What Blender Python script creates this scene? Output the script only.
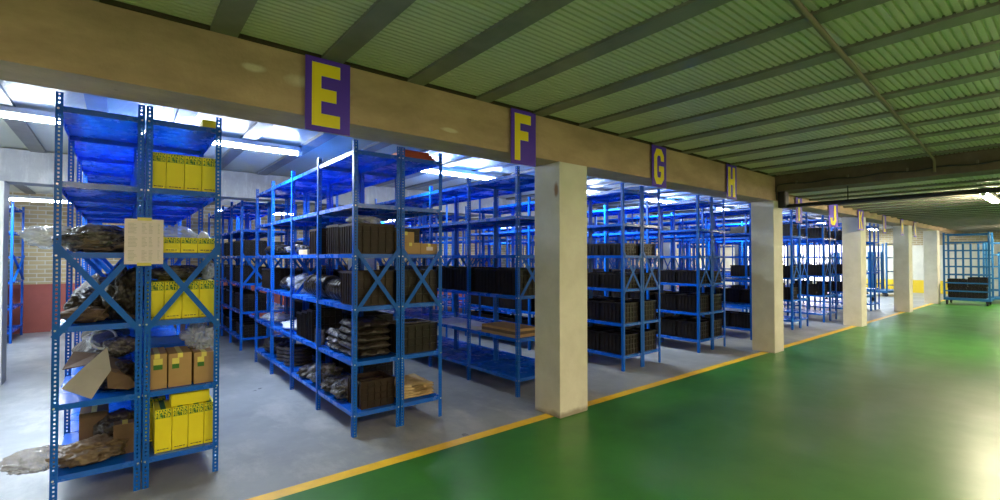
import bpy, bmesh, math, random
from mathutils import Vector, Matrix, noise
random.seed(7)
S = bpy.context.scene
for o in list(bpy.data.objects): bpy.data.objects.remove(o)
COL = S.collection

# ------------------------------------------------------------------ camera, world, exposure
cd = bpy.data.cameras.new('camera'); cam = bpy.data.objects.new('camera', cd); COL.objects.link(cam)
cam.location = (0, 0, 1.5)
cam.rotation_euler = (math.radians(90.97), 0, math.radians(-38.8))
cd.sensor_width = 36; cd.lens = 473/1000*36; cd.clip_start = .05
S.camera = cam
S.view_settings.view_transform = 'Standard'; S.view_settings.look = 'None'
S.view_settings.gamma = 1; S.view_settings.use_curve_mapping = False
S.view_settings.exposure = 0.92
W = bpy.data.worlds.new('world'); S.world = W; W.use_nodes = True
bg = W.node_tree.nodes['Background']; bg.inputs[0].default_value = (.75, .85, 1, 1); bg.inputs[1].default_value = .3

STORE = (.74, .87, 1.0)      # cool tubes over the shelving
HALL = (1.0, .80, .54)       # warmer tubes over the green floor
P_STORE = 70; P_HALL = 66    # watts per tube fitting
def area(name, loc, sx, sy, power, color, parent=None):
    l = bpy.data.lights.new(name, 'AREA'); l.shape = 'RECTANGLE'; l.size = sx; l.size_y = sy
    l.energy = power; l.color = color
    o = bpy.data.objects.new(name, l); COL.objects.link(o); o.location = loc
    if parent: o.parent = parent
    return o

# ------------------------------------------------------------------ materials
def mat(name, col, rough=.6, metal=0, var=0, scale=4, col2=None, bump=0, bscale=40, spec=.5, trans=0, alpha=1, coat=0, emit=None, es=0, thr=(.35, .7), detail=6, stretch=None, rvar=0):
    m = bpy.data.materials.new(name); m.use_nodes = True; nt = m.node_tree; b = nt.nodes['Principled BSDF']
    b.inputs['Base Color'].default_value = (*col, 1); b.inputs['Roughness'].default_value = rough
    b.inputs['Metallic'].default_value = metal; b.inputs['Specular IOR Level'].default_value = spec
    b.inputs['Alpha'].default_value = alpha; b.inputs['Coat Weight'].default_value = coat
    b.inputs['Transmission Weight'].default_value = trans
    if emit: b.inputs['Emission Color'].default_value = (*emit, 1); b.inputs['Emission Strength'].default_value = es
    tc = nt.nodes.new('ShaderNodeTexCoord'); src = tc.outputs['Object']
    if stretch:
        mp = nt.nodes.new('ShaderNodeMapping'); mp.inputs['Scale'].default_value = stretch
        nt.links.new(src, mp.inputs['Vector']); src = mp.outputs['Vector']
    if col2 is None and var: col2 = tuple(c*(1-var) for c in col)
    if col2:
        n = nt.nodes.new('ShaderNodeTexNoise'); n.inputs['Scale'].default_value = scale; n.inputs['Detail'].default_value = detail
        n.inputs['Roughness'].default_value = .65
        r = nt.nodes.new('ShaderNodeValToRGB'); r.color_ramp.elements[0].position = thr[0]; r.color_ramp.elements[1].position = thr[1]
        r.color_ramp.elements[0].color = (*col, 1); r.color_ramp.elements[1].color = (*col2, 1)
        nt.links.new(src, n.inputs['Vector']); nt.links.new(n.outputs['Fac'], r.inputs[0]); nt.links.new(r.outputs[0], b.inputs['Base Color'])
        if rvar:
            mr = nt.nodes.new('ShaderNodeMapRange'); mr.inputs[3].default_value = rough-rvar; mr.inputs[4].default_value = rough+rvar
            mr.inputs[1].default_value = .3; mr.inputs[2].default_value = .7
            nt.links.new(n.outputs['Fac'], mr.inputs[0]); nt.links.new(mr.outputs[0], b.inputs['Roughness'])
    if bump:
        n2 = nt.nodes.new('ShaderNodeTexNoise'); n2.inputs['Scale'].default_value = bscale; n2.inputs['Detail'].default_value = 5
        bp = nt.nodes.new('ShaderNodeBump'); bp.inputs['Strength'].default_value = bump; bp.inputs['Distance'].default_value = .02
        nt.links.new(tc.outputs['Object'], n2.inputs['Vector']); nt.links.new(n2.outputs['Fac'], bp.inputs['Height']); nt.links.new(bp.outputs[0], b.inputs['Normal'])
    return m
def second(m, col, scale, thr, stretch=None, amt=1.0, w=0):
    """adds one more layer of stains to a material made with mat()"""
    nt = m.node_tree; b = nt.nodes['Principled BSDF']; bc = b.inputs['Base Color']
    tc = nt.nodes.new('ShaderNodeTexCoord'); mp = nt.nodes.new('ShaderNodeMapping')
    mp.inputs['Scale'].default_value = stretch or (1, 1, 1); mp.inputs['Location'].default_value = (w, w*1.7, w*.6)
    n = nt.nodes.new('ShaderNodeTexNoise'); n.inputs['Scale'].default_value = scale; n.inputs['Detail'].default_value = 8; n.inputs['Roughness'].default_value = .7
    r = nt.nodes.new('ShaderNodeMapRange'); r.inputs[1].default_value = thr[0]; r.inputs[2].default_value = thr[1]; r.inputs[4].default_value = amt
    mx = nt.nodes.new('ShaderNodeMixRGB'); mx.inputs[2].default_value = (*col, 1)
    nt.links.new(tc.outputs['Object'], mp.inputs[0]); nt.links.new(mp.outputs[0], n.inputs['Vector']); nt.links.new(n.outputs['Fac'], r.inputs[0]); nt.links.new(r.outputs[0], mx.inputs[0])
    if bc.is_linked: nt.links.new(bc.links[0].from_socket, mx.inputs[1])
    else: mx.inputs[1].default_value = bc.default_value
    nt.links.new(mx.outputs[0], bc)

def blotch(m, col, c, rad, amt=.8, nscale=1.5, namt=.6, soft=.5):
    """a worn or stained patch with its own place and ragged edge"""
    nt = m.node_tree; b = nt.nodes['Principled BSDF']; bc = b.inputs['Base Color']
    tc = nt.nodes.new('ShaderNodeTexCoord'); sb = nt.nodes.new('ShaderNodeVectorMath'); sb.operation = 'SUBTRACT'; sb.inputs[1].default_value = c
    dv = nt.nodes.new('ShaderNodeVectorMath'); dv.operation = 'DIVIDE'; dv.inputs[1].default_value = rad
    ln = nt.nodes.new('ShaderNodeVectorMath'); ln.operation = 'LENGTH'; n = nt.nodes.new('ShaderNodeTexNoise'); n.inputs['Scale'].default_value = nscale; n.inputs['Detail'].default_value = 7
    ad = nt.nodes.new('ShaderNodeMath'); ad.operation = 'MULTIPLY_ADD'; ad.inputs[1].default_value = namt*2
    r = nt.nodes.new('ShaderNodeMapRange'); r.inputs[1].default_value = 1+namt-soft; r.inputs[2].default_value = 1+namt; r.inputs[3].default_value = amt; r.inputs[4].default_value = 0
    mx = nt.nodes.new('ShaderNodeMixRGB'); mx.inputs[2].default_value = (*col, 1)
    L = nt.links.new
    L(tc.outputs['Object'], sb.inputs[0]); L(sb.outputs[0], dv.inputs[0]); L(dv.outputs[0], ln.inputs[0]); L(tc.outputs['Object'], n.inputs['Vector'])
    L(n.outputs['Fac'], ad.inputs[0]); L(ln.outputs['Value'], ad.inputs[2]); L(ad.outputs[0], r.inputs[0]); L(r.outputs[0], mx.inputs[0])
    if bc.is_linked: L(bc.links[0].from_socket, mx.inputs[1])
    else: mx.inputs[1].default_value = bc.default_value
    L(mx.outputs[0], bc)

M = {}
M['blue'] = mat('blue_paint', (.001, .115, .56), .38, var=.15, scale=3, spec=.3)
M['shelf'] = mat('blue_shelf_paint', (.003, .12, .66), .27, var=.2, scale=2, spec=.6, rvar=.07)
M['bolt'] = mat('zinc', (.65, .66, .68), .3, metal=.9)
M['beam'] = mat('cast_concrete', (.54, .375, .25), .85, col2=(.29, .20, .13), scale=1.9, bump=.25, bscale=25, thr=(.38, .75), stretch=(.6, 1, 1.6))
second(M['beam'], (.12, .09, .06), 9, (.68, .76)); second(M['beam'], (.62, .53, .40), 5, (.66, .8), w=3.1)
M['plain_concrete'] = mat('grey_concrete', (.42, .42, .40), .85, col2=(.28, .28, .27), scale=2, bump=.2)
second(M['plain_concrete'], (.62, .62, .60), 3, (.5, .7), stretch=(2.2, 1, .5), amt=.8)
M['column'] = mat('column_paint', (.72, .69, .60), .6, col2=(.60, .57, .48), scale=3, bump=.15, bscale=30)
second(M['column'], (.38, .27, .13), 4, (.66, .78), stretch=(1.5, 1.5, .5), amt=.7)
blotch(M['column'], (.30, .13, .03), (3.205, 3.15, 2.15), (.05, .035, .085), amt=.9, nscale=14, namt=.4)
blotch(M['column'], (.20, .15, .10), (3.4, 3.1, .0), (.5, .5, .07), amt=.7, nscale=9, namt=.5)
for cx, cy, cz, rx, rz_ in ((1.0, 3.1, 2.62, .25, .05), (.62, 3.1, 2.64, .08, .03), (2.0, 3.1, 2.5, .1, .02)):
    blotch(M['beam'], (.75, .68, .55), (cx, cy, cz), (rx, .3, rz_), amt=.7, nscale=9, namt=.5)
M['deck'] = mat('ceiling_deck_paint', (.55, .55, .41), .34, var=.15, scale=.8, spec=.5)
M['rib'] = mat('ceiling_rib_concrete', (.21, .20, .165), .45, var=.3, scale=4)
M['crossbeam'] = mat('cross_beam_concrete', (.15, .115, .075), .8, col2=(.08, .06, .04), scale=3)
M['frame'] = mat('dull_blue_frame', (.006, .10, .26), .5)
M['trim'] = mat('dark_joint', (.05, .035, .02), .8)
M['green'] = mat('green_floor_epoxy', (.042, .195, .018), .34, col2=(.030, .125, .02), scale=.9, thr=(.35, .7), rvar=.06, bump=.02, bscale=6, spec=.4)
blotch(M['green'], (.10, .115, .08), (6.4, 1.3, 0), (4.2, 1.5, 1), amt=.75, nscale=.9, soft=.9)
second(M['green'], (.11, .13, .08), .8, (.55, .85), stretch=(.5, 1.6, 1), amt=.6, w=4.3)
second(M['green'], (.30, .35, .25), 16, (.73, .80), amt=.6)
blotch(M['green'], (.02, .075, .02), (4.3, 2.5, 0), (1.0, .28, 1), amt=.55, nscale=2, soft=.9)
M['grey'] = mat('grey_floor_paint', (.31, .33, .34), .34, col2=(.22, .235, .25), scale=1.1, rvar=.07, bump=.02, bscale=6)
second(M['grey'], (.47, .47, .45), 1.8, (.50, .68), stretch=(1, .5, 1), amt=.8, w=2); second(M['grey'], (.10, .10, .10), 6, (.66, .74), amt=.6)
M['line'] = mat('yellow_line_paint', (.90, .55, .015), .4, col2=(.75, .45, .02), scale=8)
M['cream'] = mat('cream_wall', (.72, .68, .55), .7, var=.2, scale=2)
M['white'] = mat('white_enamel', (.8, .8, .78), .4)
M['tube'] = mat('lit_tube', (1, 1, 1), .5, emit=(.80, .90, 1), es=60)
M['tubewf'] = mat('lit_tube_warm_far', (1, 1, 1), .5, emit=(1, .88, .66), es=120)
M['tubew'] = mat('lit_tube_warm', (1, 1, 1), .5, emit=(1, .84, .58), es=28)
M['day'] = mat('daylit_glass', (.8, .8, .85), .3, emit=(1, .90, 1.0), es=2.6)
M['purple'] = mat('purple_sign', (.085, .025, .56), .45)
M['yellow_sign'] = mat('yellow_letter', (.92, .74, .01), .45)
M['crate'] = mat('black_plastic', (.007, .006, .006), .4, col2=(.020, .014, .011), scale=5, spec=.35)
M['crate2'] = mat('brown_black_board', (.030, .014, .007), .5, col2=(.014, .008, .005), scale=7, spec=.35)
M['rubber'] = mat('dark_rubber', (.014, .011, .010), .36, col2=(.055, .042, .032), scale=13, bump=1, bscale=26)
M['film'] = mat('grey_film_wrap', (.20, .19, .19), .2, col2=(.035, .028, .025), scale=8, bump=1, bscale=22, thr=(.38, .55), spec=.8)
M['clearfilm'] = mat('clear_plastic', (.72, .76, .80), .12, bump=1, bscale=11, spec=.9, alpha=.42)
M['brownfilm'] = mat('brown_paper_wrap', (.20, .14, .085), .4, col2=(.10, .07, .045), scale=5, bump=.9, bscale=9, spec=.6)
M['card'] = mat('cardboard', (.46, .29, .125), .8, var=.15, scale=4)
M['carddark'] = mat('dark_cardboard', (.17, .105, .06), .8, var=.35, scale=5)
M['cardgrey'] = mat('grey_cardboard', (.38, .36, .37), .7, var=.2, scale=4)
M['brownclear'] = mat('brownish_clear_plastic', (.34, .27, .19), .15, bump=1, bscale=11, spec=.7, alpha=.5)
M['yellow'] = mat('yellow_carton', (.90, .78, .015), .5, var=.05, scale=5)
M['darkgreen'] = mat('dark_green_print', (.035, .17, .02), .5)
M['print'] = mat('dark_print', (.10, .09, .04), .6)
M['red'] = mat('red_board', (.55, .09, .03), .6)
M['paper'] = mat('paper', (.82, .71, .74), .7)
M['tape'] = mat('yellow_tape', (.75, .66, .15), .4)
M['ink'] = mat('faded_ink', (.50, .45, .43), .8)
M['board'] = mat('fibre_board', (.58, .45, .25), .8, col2=(.40, .27, .12), scale=12)
M['black'] = mat('black_metal', (.02, .02, .02), .5)
M['conduit'] = mat('brown_conduit', (.16, .13, .08), .5)
M['bluebin'] = mat('bright_blue_plastic', (.01, .12, .75), .2)
M['sheet'] = mat('white_sheet', (.75, .78, .82), .3)
M['safety'] = mat('yellow_wall_band', (.80, .55, .02), .5)
def brick_mat(name='painted_brick'):
    m = bpy.data.materials.new(name); m.use_nodes = True; nt = m.node_tree; b = nt.nodes['Principled BSDF']; b.inputs['Roughness'].default_value = .75
    g = nt.nodes.new('ShaderNodeNewGeometry'); sp = nt.nodes.new('ShaderNodeSeparateXYZ'); ad = nt.nodes.new('ShaderNodeMath'); ad.operation = 'ADD'
    cb = nt.nodes.new('ShaderNodeCombineXYZ'); br = nt.nodes.new('ShaderNodeTexBrick')
    nt.links.new(g.outputs['Position'], sp.inputs[0]); nt.links.new(sp.outputs[0], ad.inputs[0]); nt.links.new(sp.outputs[1], ad.inputs[1])
    nt.links.new(ad.outputs[0], cb.inputs[0]); nt.links.new(sp.outputs[2], cb.inputs[1]); nt.links.new(cb.outputs[0], br.inputs['Vector'])
    br.inputs['Color1'].default_value = (.52, .40, .20, 1); br.inputs['Color2'].default_value = (.36, .27, .13, 1); br.inputs['Mortar'].default_value = (.55, .50, .38, 1)
    br.inputs['Scale'].default_value = 1; br.inputs['Brick Width'].default_value = .24; br.inputs['Row Height'].default_value = .085; br.inputs['Mortar Size'].default_value = .01
    nt.links.new(br.outputs['Color'], b.inputs['Base Color'])
    return m
M['brick'] = brick_mat()
M['dado'] = mat('red_brown_dado', (.36, .085, .06), .6, var=.2, scale=3)

# ------------------------------------------------------------------ mesh helpers
class MB:
    def __init__(s): s.v = []; s.f = []; s.m = []
    def add(s, vs, fs, mi=0):
        n = len(s.v); s.v += [tuple(v) for v in vs]; s.f += [tuple(i+n for i in f) for f in fs]; s.m += [mi]*len(fs); return s
    def box(s, a, b, mi=0):
        x0, y0, z0 = a; x1, y1, z1 = b
        return s.add([(x0,y0,z0),(x1,y0,z0),(x1,y1,z0),(x0,y1,z0),(x0,y0,z1),(x1,y0,z1),(x1,y1,z1),(x0,y1,z1)],
                     [(0,3,2,1),(4,5,6,7),(0,1,5,4),(1,2,6,5),(2,3,7,6),(3,0,4,7)], mi)
    def bar(s, p, q, w, t, up=(0, 0, 1), mi=0):
        p = Vector(p); q = Vector(q); d = (q-p).normalized(); u = Vector(up); a = d.cross(u).normalized()*(t/2); c = a.cross(d).normalized()*(w/2)
        vs = [p-a-c, p+a-c, p+a+c, p-a+c, q-a-c, q+a-c, q+a+c, q-a+c]
        return s.add(vs, [(0,3,2,1),(4,5,6,7),(0,1,5,4),(1,2,6,5),(2,3,7,6),(3,0,4,7)], mi)
    def tube(s, pts, r, n=10, mi=0, closed=False):
        pts = [Vector(p) for p in pts]; N = len(pts); base = len(s.v)
        for i, p in enumerate(pts):
            if closed: d = pts[(i+1) % N]-pts[i-1]
            else: d = pts[min(i+1, N-1)]-pts[max(i-1, 0)]
            d.normalize(); u = Vector((0, 0, 1)) if abs(d.z) < .9 else Vector((1, 0, 0)); a = d.cross(u).normalized(); b = d.cross(a)
            for k in range(n):
                t = 2*math.pi*k/n; s.v.append(tuple(p+a*math.cos(t)*r+b*math.sin(t)*r))
        for i in range(N if closed else N-1):
            for k in range(n):
                j = (i+1) % N; s.f.append((base+i*n+k, base+i*n+(k+1) % n, base+j*n+(k+1) % n, base+j*n+k)); s.m.append(mi)
        if not closed:
            s.f.append(tuple(base+k for k in range(n))[::-1]); s.m.append(mi); s.f.append(tuple(base+(N-1)*n+k for k in range(n))); s.m.append(mi)
        return s
    def mesh(s, name, mats, smooth=False):
        me = bpy.data.meshes.new(name); me.from_pydata(s.v, [], s.f); me.update()
        for m in (mats if isinstance(mats, (list, tuple)) else [mats]): me.materials.append(m)
        me.polygons.foreach_set('material_index', s.m)
        if smooth: me.polygons.foreach_set('use_smooth', [True]*len(s.f))
        return me
    def build(s, name, mats, parent=None, loc=(0, 0, 0), smooth=False, bevel=0):
        me = s.mesh(name, mats, smooth)
        if bevel:
            bm = bmesh.new(); bm.from_mesh(me); bmesh.ops.remove_doubles(bm, verts=bm.verts, dist=1e-5)
            bmesh.ops.bevel(bm, geom=bm.edges[:], offset=bevel, segments=2, affect='EDGES', profile=.6); bm.to_mesh(me); bm.free()
        return link(name, me, parent, loc)
def link(name, me, parent=None, loc=(0, 0, 0), rz=0):
    o = bpy.data.objects.new(name, me); COL.objects.link(o); o.location = loc; o.rotation_euler.z = rz
    if parent: o.parent = parent
    return o
LABELS = {}
def tag(o, label=None, cat=None, group=None, kind=None):
    if label: o['label'] = label
    if cat: o['category'] = cat
    if group: o['group'] = group
    if kind: o['kind'] = kind
    return o
def empty(name, loc, rz=0):
    o = bpy.data.objects.new(name, None); COL.objects.link(o); o.location = loc; o.rotation_euler.z = rz; o.empty_display_size = .1
    return o
def struct(name, mb, mats, **k):
    o = mb.build(name, mats, **k); o['kind'] = 'structure'; return o
def tree(o, loc, label, parent=None, rz=None):
    kids = list(o.children); c = o.copy(); COL.objects.link(c); c.location = loc
    if rz is not None: c.rotation_euler.z = rz
    if label: c['label'] = label
    def rec(src, dst):
        for ch in list(src.children):
            d = ch.copy(); COL.objects.link(d); d.parent = dst; d.matrix_parent_inverse = ch.matrix_parent_inverse; rec(ch, d)
    rec(o, c)
    return c
ORD = ['first', 'second', 'third', 'fourth', 'fifth', 'sixth', 'seventh', 'eighth', 'ninth', 'tenth', 'eleventh', 'twelfth']

# ------------------------------------------------------------------ setting
XL, XR, YF, YB, ZC = -4.0, 26.8, -4.2, 13.3, 2.80
fl = MB()
def quad(mb, x0, x1, y0, y1, z, mi):   # a slab with real thickness
    mb.box((x0, y0, z-.05), (x1, y1, z), mi)
quad(fl, XL, XR, YF, 3.19, 0, 0); quad(fl, XL, XR, 3.19, 3.30, 0, 2); quad(fl, XL, XR, 3.30, YB, 0, 1)
struct('floor', fl, [M['green'], M['grey'], M['line']])
# walls
w = MB(); w.box((XL, YB, .97), (XR, YB+.2, 3.0), 0); w.box((XL, YB-.006, 0), (XR, YB+.2, .97), 1)
struct('wall_back', w, [M['brick'], M['dado']])
w = MB(); w.box((XL-.2, YF, 0), (XL, YB, 3.0), 0); struct('wall_left', w, M['cream'])
w = MB(); w.box((XL, YF-.2, 0), (XR, YF, 3.0), 0); struct('wall_front', w, M['cream'])
w = MB()
WY0, WY1, WZ0, WZ1 = 7.2, 12.0, .35, 2.15
w.box((XR, YF, .55), (XR+.2, WY0, 2.05), 0); w.box((XR, YF, 2.05), (XR+.2, WY0, 3.0), 1)
w.box((XR, YF, 0), (XR+.2, 3.4, .55), 0); w.box((XR, 3.4, 0), (XR+.2, WY0, .55), 2)
w.box((XR, WY0, 0), (XR+.2, WY1, WZ0), 0); w.box((XR, WY0, WZ1), (XR+.2, WY1, 3.0), 1); w.box((XR, WY1, 0), (XR+.2, YB, 3.0), 0)
struct('wall_right', w, [M['cream'], M['brick'], M['safety']])
wf = MB()
for i in range(5):
    y = WY0+(WY1-WY0)*i/4; wf.box((XR-.03, y-.03, WZ0), (XR+.06, y+.03, WZ1))
for z in (WZ0, (WZ0+WZ1)/2, WZ1): wf.box((XR-.03, WY0, z-.03), (XR+.06, WY1, z+.03))
win = struct('window_1', wf, M['white'])
p = MB(); p.box((XR+.07, WY0, WZ0), (XR+.10, WY1, WZ1)); p.build('pane', M['day'], win)

def deck(x0, x1, y0, y1, z, pitch=.043, amp=.0055):
    mb = MB(); n = int((y1-y0)/pitch); prof = []
    for i in range(n):
        y = y0+i*pitch
        prof += [(y, z-amp), (y+pitch*.62, z-amp), (y+pitch*.72, z+amp), (y+pitch*.9, z+amp)]
    prof.append((y0+n*pitch, z+amp))
    vs = []; fs = []
    for (y, zz) in prof: vs += [(x0, y, zz), (x1, y, zz)]
    for i in range(len(prof)-1): fs.append((2*i, 2*i+2, 2*i+3, 2*i+1))
    mb.add(vs, fs)
    mb.box((x0, y0, z+.03), (x1, y1, z+.12))       # the slab the deck carries
    return mb
ce = deck(XL, 8.60, YF, 3.12, ZC+.02)
struct('ceiling', ce, M['deck'])
struct('ceiling', deck(XL, XR, 3.45, YB, ZC+.02), M['deck'])
struct('ceiling', deck(8.60, XR, YF, 3.12, 2.56), M['deck'])
# ribs across the deck; each rib one concrete joist
k = 0; rn = 1
def rib(x0, x1, y0, y1, z0, z1):
    global rn
    mb = MB(); mb.box((x0, y0, z0), (x1, y1, z1)); struct('trim_%d' % rn, mb, M['rib']); rn += 1
x = -3.97+.01
while x < 8.0:
    rib(x, x+.14, YF, 3.12, 2.795, 2.85); x += .621
x = -3.97+.01
while x < XR-.2:
    rib(x, x+.14, 3.47, 8.0, 2.785, 2.85); rib(x, x+.14, 8.36, YB, 2.785, 2.85); x += .621
x = 9.0
while x < XR-.2:
    rib(x, x+.10, YF, 3.12, 2.525, 2.57); x += .621
# beams
b = MB(); b.box((XL, 3.12, 2.41), (XR, 3.47, 2.795)); struct('trim_beam_front', b, M['beam'])
b = MB(); b.box((XL, 3.105, 2.797), (8.15, 3.47, 2.83)); struct('trim_joint', b, M['trim'])
b = MB(); b.box((XL, 8.0, 2.41), (XR, 8.35, 2.80)); struct('trim_beam_back', b, M['plain_concrete'])
b = MB(); b.box((8.15, YF, 2.56), (8.60, 3.12, 2.90)); struct('trim_beam_cross', b, M['crossbeam'])
# columns
def column(x, y, wx, wy, mname='column', chip=False):
    mb = MB(); mb.box((x, y, 0), (x+wx, y+wy, 2.41))
    o = struct('trim_column', mb, M[mname], bevel=.008)
    return o
for i, (x, wx) in enumerate([(3.215, .39), (8.04, .35), (12.6, .38), (17.0, .40), (20.9, .42), (-1.75, .39)]):
    column(x, 3.105, wx, .345)
for x in (-1.46, 3.2, 8.15, 13.1, 18.05, 22.9): column(x, 8.01, .39, .34)

# ------------------------------------------------------------------ racking
LV = [.195, .622, 1.085, 1.535, 1.965, 2.42]    # underside-of-lip to top: shelf surface heights
HP = 2.50; DW = .43; BAY = .92; FW = .036
def flange(mb, ax, x, y, sgn, outer, H=HP, holes=True):
    """one perforated flange of an angle post. ax: 'x' = spans x, its normal is y; sgn: direction it spans; outer: normal direction"""
    t = .0025; n = int(H/.025) if holes else 1; dz = H/n; w = FW; hw = .0048; hh = .0058
    def P(u, d, z):
        return (x+sgn*u, y+outer*(-d), z) if ax == 'x' else (x+outer*(-d), y+sgn*u, z)
    if not holes:
        a = P(0, 0, 0); c = P(w, t, H); mb.box((min(a[0], c[0]), min(a[1], c[1]), 0), (max(a[0], c[0]), max(a[1], c[1]), H)); return
    us = [0, w/2-hw, w/2+hw, w]
    for d in (0, t):
        base = len(mb.v)
        for i in range(n):
            z0 = i*dz; zs = [z0, z0+dz/2-hh, z0+dz/2+hh, z0+dz]
            b0 = len(mb.v)
            for z in zs:
                for u in us: mb.v.append(P(u, d, z))
            for r in range(3):
                for c in range(3):
                    if r == 1 and c == 1: continue
                    mb.f.append((b0+r*4+c, b0+r*4+c+1, b0+(r+1)*4+c+1, b0+(r+1)*4+c)); mb.m.append(0)
    for u0 in (0, w):                                # long edges
        mb.add([P(u0, 0, 0), P(u0, t, 0), P(u0, t, H), P(u0, 0, H)], [(0, 1, 2, 3)])
def post_mesh(sx, sy, holes, H=HP):
    """L post with its corner at the origin: flanges towards sx and sy"""
    mb = MB(); flange(mb, 'x', 0, 0, sx, -sy, H, holes); flange(mb, 'y', 0, 0, sy, -sx, H, holes)
    return mb.mesh('post', M['blue'])
PM = {(sx, sy, h): post_mesh(sx, sy, h) for sx in (1, -1) for sy in (1, -1) for h in (True, False)}
def shelf_mesh(L, Wd):
    mb = MB(); e = .003; lip = .036; t = .002
    mb.box((e, e, -.003), (Wd-e, L-e, 0))
    mb.box((e, e, -lip), (Wd-e, e+t, -.003)); mb.box((e, L-e-t, -lip), (Wd-e, L-e, -.003))
    mb.box((e, e+t, -lip), (e+t, L-e-t, -.003)); mb.box((Wd-e-t, e+t, -lip), (Wd-e, L-e-t, -.003))
    mb.box((e+t, e+t, -lip), (Wd-e-t, e+.014, -lip+.002)); mb.box((e+t, L-e-.014, -lip), (Wd-e-t, L-e-t, -lip+.002))
    return mb.mesh('shelf', M['shelf'])
SM = shelf_mesh(BAY-.006, DW-.008)
def brace_mesh(z0, z1, flip):
    a, c = ((.008, z0), (DW-.008, z1)) if not flip else ((DW-.008, z0), (.008, z1))
    mb = MB(); y = -.004 if not flip else -.009
    mb.bar((a[0], y, a[1]), (c[0], y, c[1]), .034, .003, up=(0, 1, 0)); 
    return mb.mesh('brace', M['blue'])
def brace_mesh2(z0, z1, flip):
    # strap in the plane y = const: width in xz
    a, c = ((.008, z0), (DW-.008, z1)) if not flip else ((DW-.008, z0), (.008, z1))
    p = Vector((a[0], 0, a[1])); q = Vector((c[0], 0, c[1])); d = (q-p).normalized(); n = Vector((-d.z, 0, d.x))*.017
    y0, y1 = (-.0045, -.0015) if not flip else (-.0080, -.0050)
    mb = MB(); vs = []
    for y in (y0, y1):
        for r in (p-n, q-n, q+n, p+n): vs.append((r.x, y, r.z))
    mb.add(vs, [(0, 1, 2, 3), (7, 6, 5, 4), (0, 4, 5, 1), (1, 5, 6, 2), (2, 6, 7, 3), (3, 7, 4, 0)])
    return mb.mesh('brace', M['blue'])
BRM = [brace_mesh2(1.02, 1.585, False), brace_mesh2(1.02, 1.585, True)]
g = MB()
def tri(mb, x, z, sx, sz, s=.07):
    mb.add([(x, -.0015, z), (x+sx*s, -.0015, z), (x, -.0015, z+sz*s), (x, -.0035, z), (x+sx*s, -.0035, z), (x, -.0035, z+sz*s)], [(0, 1, 2), (5, 4, 3), (0, 3, 4, 1), (1, 4, 5, 2), (2, 5, 3, 0)])
GUS = []
for sx, x in ((1, 0), (-1, DW)):
    m_ = MB(); tri(m_, x, 0, sx, 1); GUS.append(m_.mesh('corner_plate', M['blue']))
bo = MB(); bo.tube([(0, 0, 0), (0, -.004, 0)], .006, 8); BOLT = bo.mesh('bolt', M['bolt'])
bo = MB(); bo.tube([(0, 0, 0), (-.004, 0, 0)], .006, 8); BOLTX = bo.mesh('bolt', M['bolt'])

def make_run(nb, detail, bolts=False, mid_brace=True):
    r = empty('shelving_rack', (0, 0, 0)); tag(r, 'rack', 'shelving rack', 'blue slotted steel shelving racks')
    for j in range(nb+1):
        for sx, x in ((1, 0), (-1, DW)):
            sy = 1 if j < nb else -1; y = j*BAY if j < nb else nb*BAY
            link('post', PM[(sx, sy, detail)], r, (x, y, 0))
    for j in range(nb):
        for z in LV: link('shelf', SM, r, (.004, j*BAY+.003, z))
    for y in ([0, 2*BAY] if mid_brace and nb > 2 else [0]):
        for m_ in BRM: link('brace', m_, r, (0, y, 0))
    link('brace', BRM[0], r, (0, nb*BAY+.012, 0)); link('brace', BRM[1], r, (0, nb*BAY+.012, 0))
    if bolts:
        for z in (1.085, 1.535):
            for gm in GUS: link('corner_plate', gm, r, (0, 0, z-.035))
        for z in LV:
            for x in (.014, DW-.014): link('bolt', BOLT, r, (x, -.003, z-.02))
            for j in range(nb+1): link('bolt', BOLTX, r, (-.001, j*BAY+(.015 if j < nb else -.015), z-.02))
    return r
detail_run = make_run(4, True, True)
plain_run = make_run(4, False, False)
ROWX = [-.31, 1.53, 3.35, 5.20, 7.14, 9.02, 10.92, 12.80, 14.70, 16.6, 18.5]
Y1, Y2 = 3.865, 8.62
used = set()
def rack_at(kind, x, y, label):
    src = detail_run if kind else plain_run
    if kind not in used: used.add(kind); src.location = (x, y, 0); src['label'] = label; return src
    return tree(src, (x, y, 0), label)
ROWN = ['first', 'second', 'third', 'fourth', 'fifth', 'sixth', 'seventh', 'eighth', 'ninth', 'tenth', 'eleventh']
for i, x in enumerate(ROWX):
    for side in (0, 1):
        xx = x+side*(DW+.008)
        if i <= 9:
            rack_at(i <= 2, xx, Y1, 'blue steel shelving rack facing the hall, %s half of %s double row from left' % (('left', 'right')[side], ROWN[i]))
        if i <= 10:
            rack_at(False, xx, Y2, 'blue steel shelving rack near back wall, %s half of %s double row from left' % (('left', 'right')[side], ROWN[i]))

# the narrow rack seen through the far left opening
def side_rack(x, y, L, label, H=2.5, Wd=.40, brace=True):
    r = empty('shelving_rack', (x, y, 0)); tag(r, label, 'shelving rack')
    for sx, px in ((1, 0), (-1, Wd)):
        for sy, py in ((1, 0), (-1, L)):
            mb = MB(); flange(mb, 'x', 0, 0, sx, -sy, H, False); flange(mb, 'y', 0, 0, sy, -sx, H, False); mb.build('post', M['blue'], r, (px, py, 0))
    for z in (.2, .62, 1.08, 1.53, 1.97, 2.42):
        link('shelf', shelf_mesh(L-.006, Wd-.008), r, (.004, .003, z))
    if brace:
        for z0, z1 in ((1.08, 1.55), (1.55, 1.08)):
            mb = MB(); xo = -.004 if z0 < z1 else -.009; xo += Wd+.008
            mb.bar((xo, .01, z0), (xo, L-.01, z1), .035, .003, up=(1, 0, 0)); mb.build('brace', M['blue'], r)
    return r
side_rack(-1.86, 11.85, 1.2, 'narrow blue steel rack standing against the brick wall at far left')

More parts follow.
